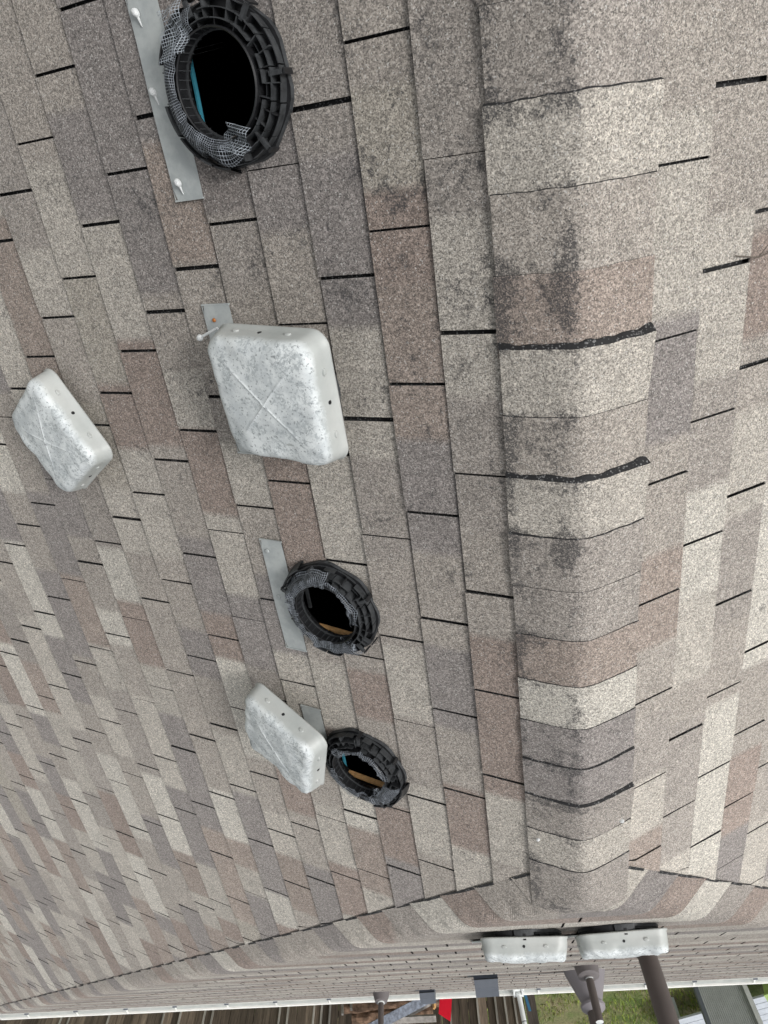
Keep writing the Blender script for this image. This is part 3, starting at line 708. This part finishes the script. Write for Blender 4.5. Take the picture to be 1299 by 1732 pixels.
# hooded grey exhaust vents
def hood(label, x, y, k):
    kz = .52 * k
    t = thing('exhaust_hood', label, 'exhaust vent', (x, y, zB(x, y)), 'slate grey hoods above the gutter')
    W_ = .09 * k; prof = [(0, -.02), (-.012, .0), (-.020 * k, .085 * kz), (.02 * k, .165 * kz), (.14 * k, .160 * kz), (.16 * k, -.08)]
    m = MB()
    for (a, b), (c, d) in zip(prof, prof[1:]):
        wa = W_ * (1 - .05 * max(0, b / (.17 * kz))); wc = W_ * (1 - .05 * max(0, d / (.17 * kz)))
        m.face([Vector((-wa, a, b)), Vector((wa, a, b)), Vector((wc, c, d)), Vector((-wc, c, d))], MHD)
    for sg in (-1, 1): m.face([Vector((sg * W_ * (1 - .05 * max(0, b / (.17 * kz))), a, b)) for a, b in prof], MHD)
    m.build('hood', t)
    m = MB(); m.box((0, .03, -.012), (.26 * k, .22 * k, .004), MHD, Matrix.Rotation(-atan(QA), 3, 'X')); m.build('flange', t)
    m = MB(); m.box((0, -.0215 * k, .083 * kz), (.182 * k, .006, .005), MBK); m.build('seam', t)
hood('square slate grey exhaust hood just above the gutter, larger of the two', .338, 5.45, 1.0)
hood('small slate grey exhaust hood at the gutter beside the slim brown pipe', .93, 7.35, .86)
# white pole at the gutter
t = thing('white_pole', 'white jointed plastic pole rising from a bracket on the gutter', 'pole', (0.0, 8.36, -3.02))
m = MB(); m.tube([(0, .0, -.05), (-.02, .02, .35), (-.075, .05, 1.3)], .026, MWP, 20); m.build('pole', t, smooth=False)
m = MB(); m.box((0, -.07, .0), (.13, .05, .05), MWP); m.box((-.045, -.03, .02), (.02, .12, .05), MWP); m.box((.045, -.03, .02), (.02, .12, .05), MWP); m.build('bracket', t)
m = MB(); m.tube([(-.0, 0, .02), (-.001, 0, .05)], .032, MWP, 20); m.tube([(-.017, .017, .295), (-.018, .018, .303)], .0268, MHD, 20); m.build('coupling', t)

# ------------------------------------------------------------------ yard beyond the eave
ZG = -5.2
m = MB(); m.box((0, 0, ZG - .5), (160, 160, 1), MG); tag(m.build('ground'), kind='structure')
m = MB(); rg = random.Random(4)
for i in range(9000):
    x = rg.uniform(-4.4, .8); y = rg.uniform(11.4, 14.6); h = rg.uniform(.03, .10); a = rg.uniform(0, pi); dx, dy = cos(a) * .008, sin(a) * .008
    lx, ly = rg.uniform(-.04, .04), rg.uniform(-.04, .04)
    if mn.noise(Vector((x * 1.5, y * 1.5, 0))) < -.12: continue
    k = rg.random(); col = (.18 + .18 * k, .28 + .14 * k, .07)
    if rg.random() < .25: col = (.30, .26, .14)
    m.face([Vector((x - dx, y - dy, ZG)), Vector((x + dx, y + dy, ZG)), Vector((x + lx, y + ly, ZG + h))], MF, col=col)
tag(m.build('grass'), 'patchy green and straw coloured lawn grass beyond the eave', 'grass', kind='stuff')
# board fence
YF = 12.2
fence = thing('wooden_fence', 'dark weathered board fence below and beyond the gutter', 'fence', (3, YF, ZG))
rf = random.Random(9); x = .12; k = 0; m = MB()
x = -.14 * 0 - .22
while x < 11:
    wd = rf.choice((.14, .14, .13, .15)); b = rf.choice((.07, .09, .12, .16, .10, .20)); hgt = 2.0 + rf.uniform(-.02, .02)
    col = (b * 1.28, b, b * .78); yy = rf.uniform(-.008, .008)
    m.box((x + wd / 2 - 3, yy, hgt / 2), (wd - .006, .02, hgt), MF, Matrix.Rotation(rf.uniform(-.006, .006), 3, 'Y'), col)
    if rf.random() < .25: m.box((x + wd - 3, yy - .02, hgt / 2), (.03, .014, hgt), MF, None, (.38, .36, .33))
    x += wd
m.build('boards', fence)
m = MB(); [m.box((2.5, .035, z), (11, .04, .09), MF, None, (.09, .08, .07)) for z in (.3, 1.0, 1.7)]; m.build('rail', fence)
m = MB(); m.box((-3.32, -.02, 1.05), (.16, .10, 2.1), MF, None, (.12, .10, .09)); m.build('post', fence)
# scrap wood heap
def bar(name, p0, p1, w_, h_, mat, label, cat, group=None, twist=0, cuta=0):
    p0, p1 = Vector(p0), Vector(p1); d = p1 - p0; rot = d.to_track_quat('X', 'Z').to_matrix() @ Matrix.Rotation(twist, 3, 'X')
    L = d.length; t = MB(); n = max(2, int(L / .12)); rr = random.Random(int(L * 1000)); mid = (p0 + p1) / 2
    for (a, b) in (((-1, -1), (1, -1)), ((1, -1), (1, 1)), ((1, 1), (-1, 1)), ((-1, 1), (-1, -1))):
        for i in range(n):
            f0, f1 = i / n - .5, (i + 1) / n - .5
            q = []
            for f, c in ((f0, a), (f1, a), (f1, b), (f0, b)):
                q.append(mid + rot @ Vector((f * L + (cuta * c[0] * w_ / 2 if f > .499 else 0), c[0] * w_ / 2 * (1 + .05 * mn.noise(Vector((f * 9, 0, L)))), c[1] * h_ / 2)))
            t.face(q, mat)
    for f in (-.5, .5): t.face([mid + rot @ Vector((f * L + (cuta * c[0] * w_ / 2 if f > 0 else 0), c[0] * w_ / 2, c[1] * h_ / 2)) for c in ((-1, -1), (1, -1), (1, 1), (-1, 1))], mat)
    return tag(t.build(name), label, cat, group)
def log(p0, p1, r, label):
    p0, p1 = Vector(p0), Vector(p1); d = (p1 - p0).normalized(); a = d.orthogonal().normalized(); b = d.cross(a); m = MB(); n, sg = 24, 16
    def P(i, k):
        t = i / n; an = 2 * pi * k / sg; rr = r * (1 + .22 * mn.noise(Vector((t * 5, cos(an) * 1.5 + r * 90, sin(an) * 1.5))) + .1 * mn.noise(Vector((t * 22, cos(an) * 5, sin(an) * 5))))
        return p0.lerp(p1, t) + (a * cos(an) + b * sin(an)) * rr
    for i in range(n):
        for k in range(sg): m.face([P(i, k), P(i, k + 1), P(i + 1, k + 1), P(i + 1, k)], MLOG)
    m.face([P(0, k) for k in range(sg)][::-1], MLOG); m.face([P(n, k) for k in range(sg)], MLOG)
    return tag(m.build('log'), label, 'log', 'logs stacked below the eave')
log((2.52, 11.30, -4.53), (1.30, 11.36, -4.62), .10, 'rough brown log lying nearest the gutter, left of the steel channel')
log((2.44, 11.62, -4.50), (1.2, 11.66, -4.56), .11, 'rough brown log behind the nearest log in the heap by the fence')
log((2.50, 11.46, -4.75), (1.1, 11.5, -4.78), .11, 'dark log directly under the two upper logs of the heap')
log((2.46, 11.46, -4.97), (1.1, 11.5, -4.97), .12, 'thickest log, second from the ground in the heap by the fence')
log((2.48, 11.22, -5.09), (1.05, 11.2, -5.09), .11, 'dark log on the ground at the foot of the heap')
log((2.0, 11.78, -4.86), (1.0, 11.8, -4.80), .10, 'short log at the back of the heap, closest to the fence')
bar('channel', (2.75, 11.02, -3.78), (-.30, 11.0, -5.02), .13, .035, MBM, 'long grey steel channel leaning diagonally across the log heap', 'beam', twist=-.9)
bar('plank', (2.1, 11.16, -4.08), (.9, 11.2, -4.58), .11, .03, MPLK, 'pale grey plank leaning just right of the steel channel', 'plank', 'scrap planks on the heap', -.6)
bar('plank', (1.70, 11.12, -4.20), (1.12, 11.14, -4.20), .10, .03, MPLK, 'short level plank near the bottom edge of the photo left of the red board', 'plank', 'scrap planks on the heap', -.4)
bar('plank', (2.56, 11.2, -5.15), (2.52, 11.2, -4.36), .05, .03, MPLK, 'thin upright plank at the left end of the log heap', 'plank', 'scrap planks on the heap', 0)
bar('plank', (2.43, 11.2, -5.15), (2.39, 11.2, -4.42), .07, .03, MPLK, 'upright plank just in front of the left log ends', 'plank', 'scrap planks on the heap', 0)
bar('plank', (1.17, 11.18, -5.1), (1.14, 11.2, -4.36), .05, .03, MWD, 'raw wood stake standing just left of the red board', 'plank', 'scrap planks on the heap', 0)
bar('red_board', (.87, 11.24, -5.18), (1.0, 11.2, -4.235), .18, .02, MRED, 'bright red board standing against the fence below the gutter', 'board', cuta=.35, twist=pi / 2)
bar('blue_strap', (-.20, 11.9, -5.15), (-.28, 11.95, -4.62), .05, .008, MTARP, 'narrow blue strap hanging by the fence end post', 'strap', twist=pi / 2)
# grey ribbed screen with pale trim
t = thing('garden_screen', 'grey ribbed upright screen panel with a pale edge trim beyond the gutter', 'screen panel', (-3.07, 11.5, ZG))
m = MB()
for i in range(22):
    x0 = .30 - i * .0285; m.box((x0 - .006, .0, .72), (.022, .024, 1.44), MGP)
m.box((0, .014, .72), (.62, .012, 1.44), MGP); m.build('ribbed_panel', t)
m = MB(); m.box((-.352, -.015, .73), (.065, .06, 1.46), MGL); m.build('edge_trim', t)
m = MB(); m.box((.335, .03, .72), (.055, .09, 1.44), MHD); m.build('side_frame', t)
# boards of a low platform behind it
plat = thing('platform', 'low blue grey board platform behind the ribbed screen', 'platform', (0, 0, 0))
dv = Vector((-1.4, -.57, 0)).normalized(); nv = Vector((-dv.y, dv.x, 0)); nv = nv if nv.y > 0 else -nv
for i, dd in enumerate((0, .17, .34, .51, .68)):
    a = Vector((-2.45, 12.97, -4.80)) + nv * dd
    o = bar('board', a, a + dv * 2.6, .155, .03, MBR, None, None); o.parent = plat
for sx in (.1, 2.3):
    m = MB(); a = Vector((-2.45, 12.97, ZG)) + dv * sx + nv * .34; m.box(a + Vector((0, 0, .19)), (.09, .6, .37), MBR); m.build('trestle', plat)
# lime planter
t = thing('planter', 'lime green open planter tub at the right edge beyond the gutter', 'planter', (-3.97, 11.5, ZG))
m = MB(); Zr = Matrix.Rotation(-.35, 4, 'Z')
pr = [(.20, .0), (.22, .5), (.29, .84), (.31, .85), (.31, .87), (.275, .87), (.24, .70), (0, .70)]
m.lathe([(r * 1.3, z) for r, z in pr], MLIME, 4, Zr); m.build('tub', t)
m = MB()
for k in range(3): m.lathe([(0, .11), (.05, .10), (.085, .06), (.095, 0), (.07, -.06), (0, -.08)], MLIME, 20, Matrix.Translation((.07 - k * .17, -.05 + k * .03, .80)))
m.build('lid_knob', t, smooth=True)
# twigs on the roof
def onR(x, y, h): return surf(x, y, h)
m = MB(); m.tube([onR(-.36, .285, .008), onR(-.42, .30, .012), onR(-.47, .292, .010), onR(-.50, .30, .009)], [.0012, .0016, .0012, .0008], MTW, 6)
m.tube([onR(-.42, .30, .012), onR(-.45, .268, .014), onR(-.47, .26, .012)], [.0012, .001, .0006], MTW, 6)
tag(m.build('twig'), 'thin dry twig lying on the right slope near the photo edge', 'twig')
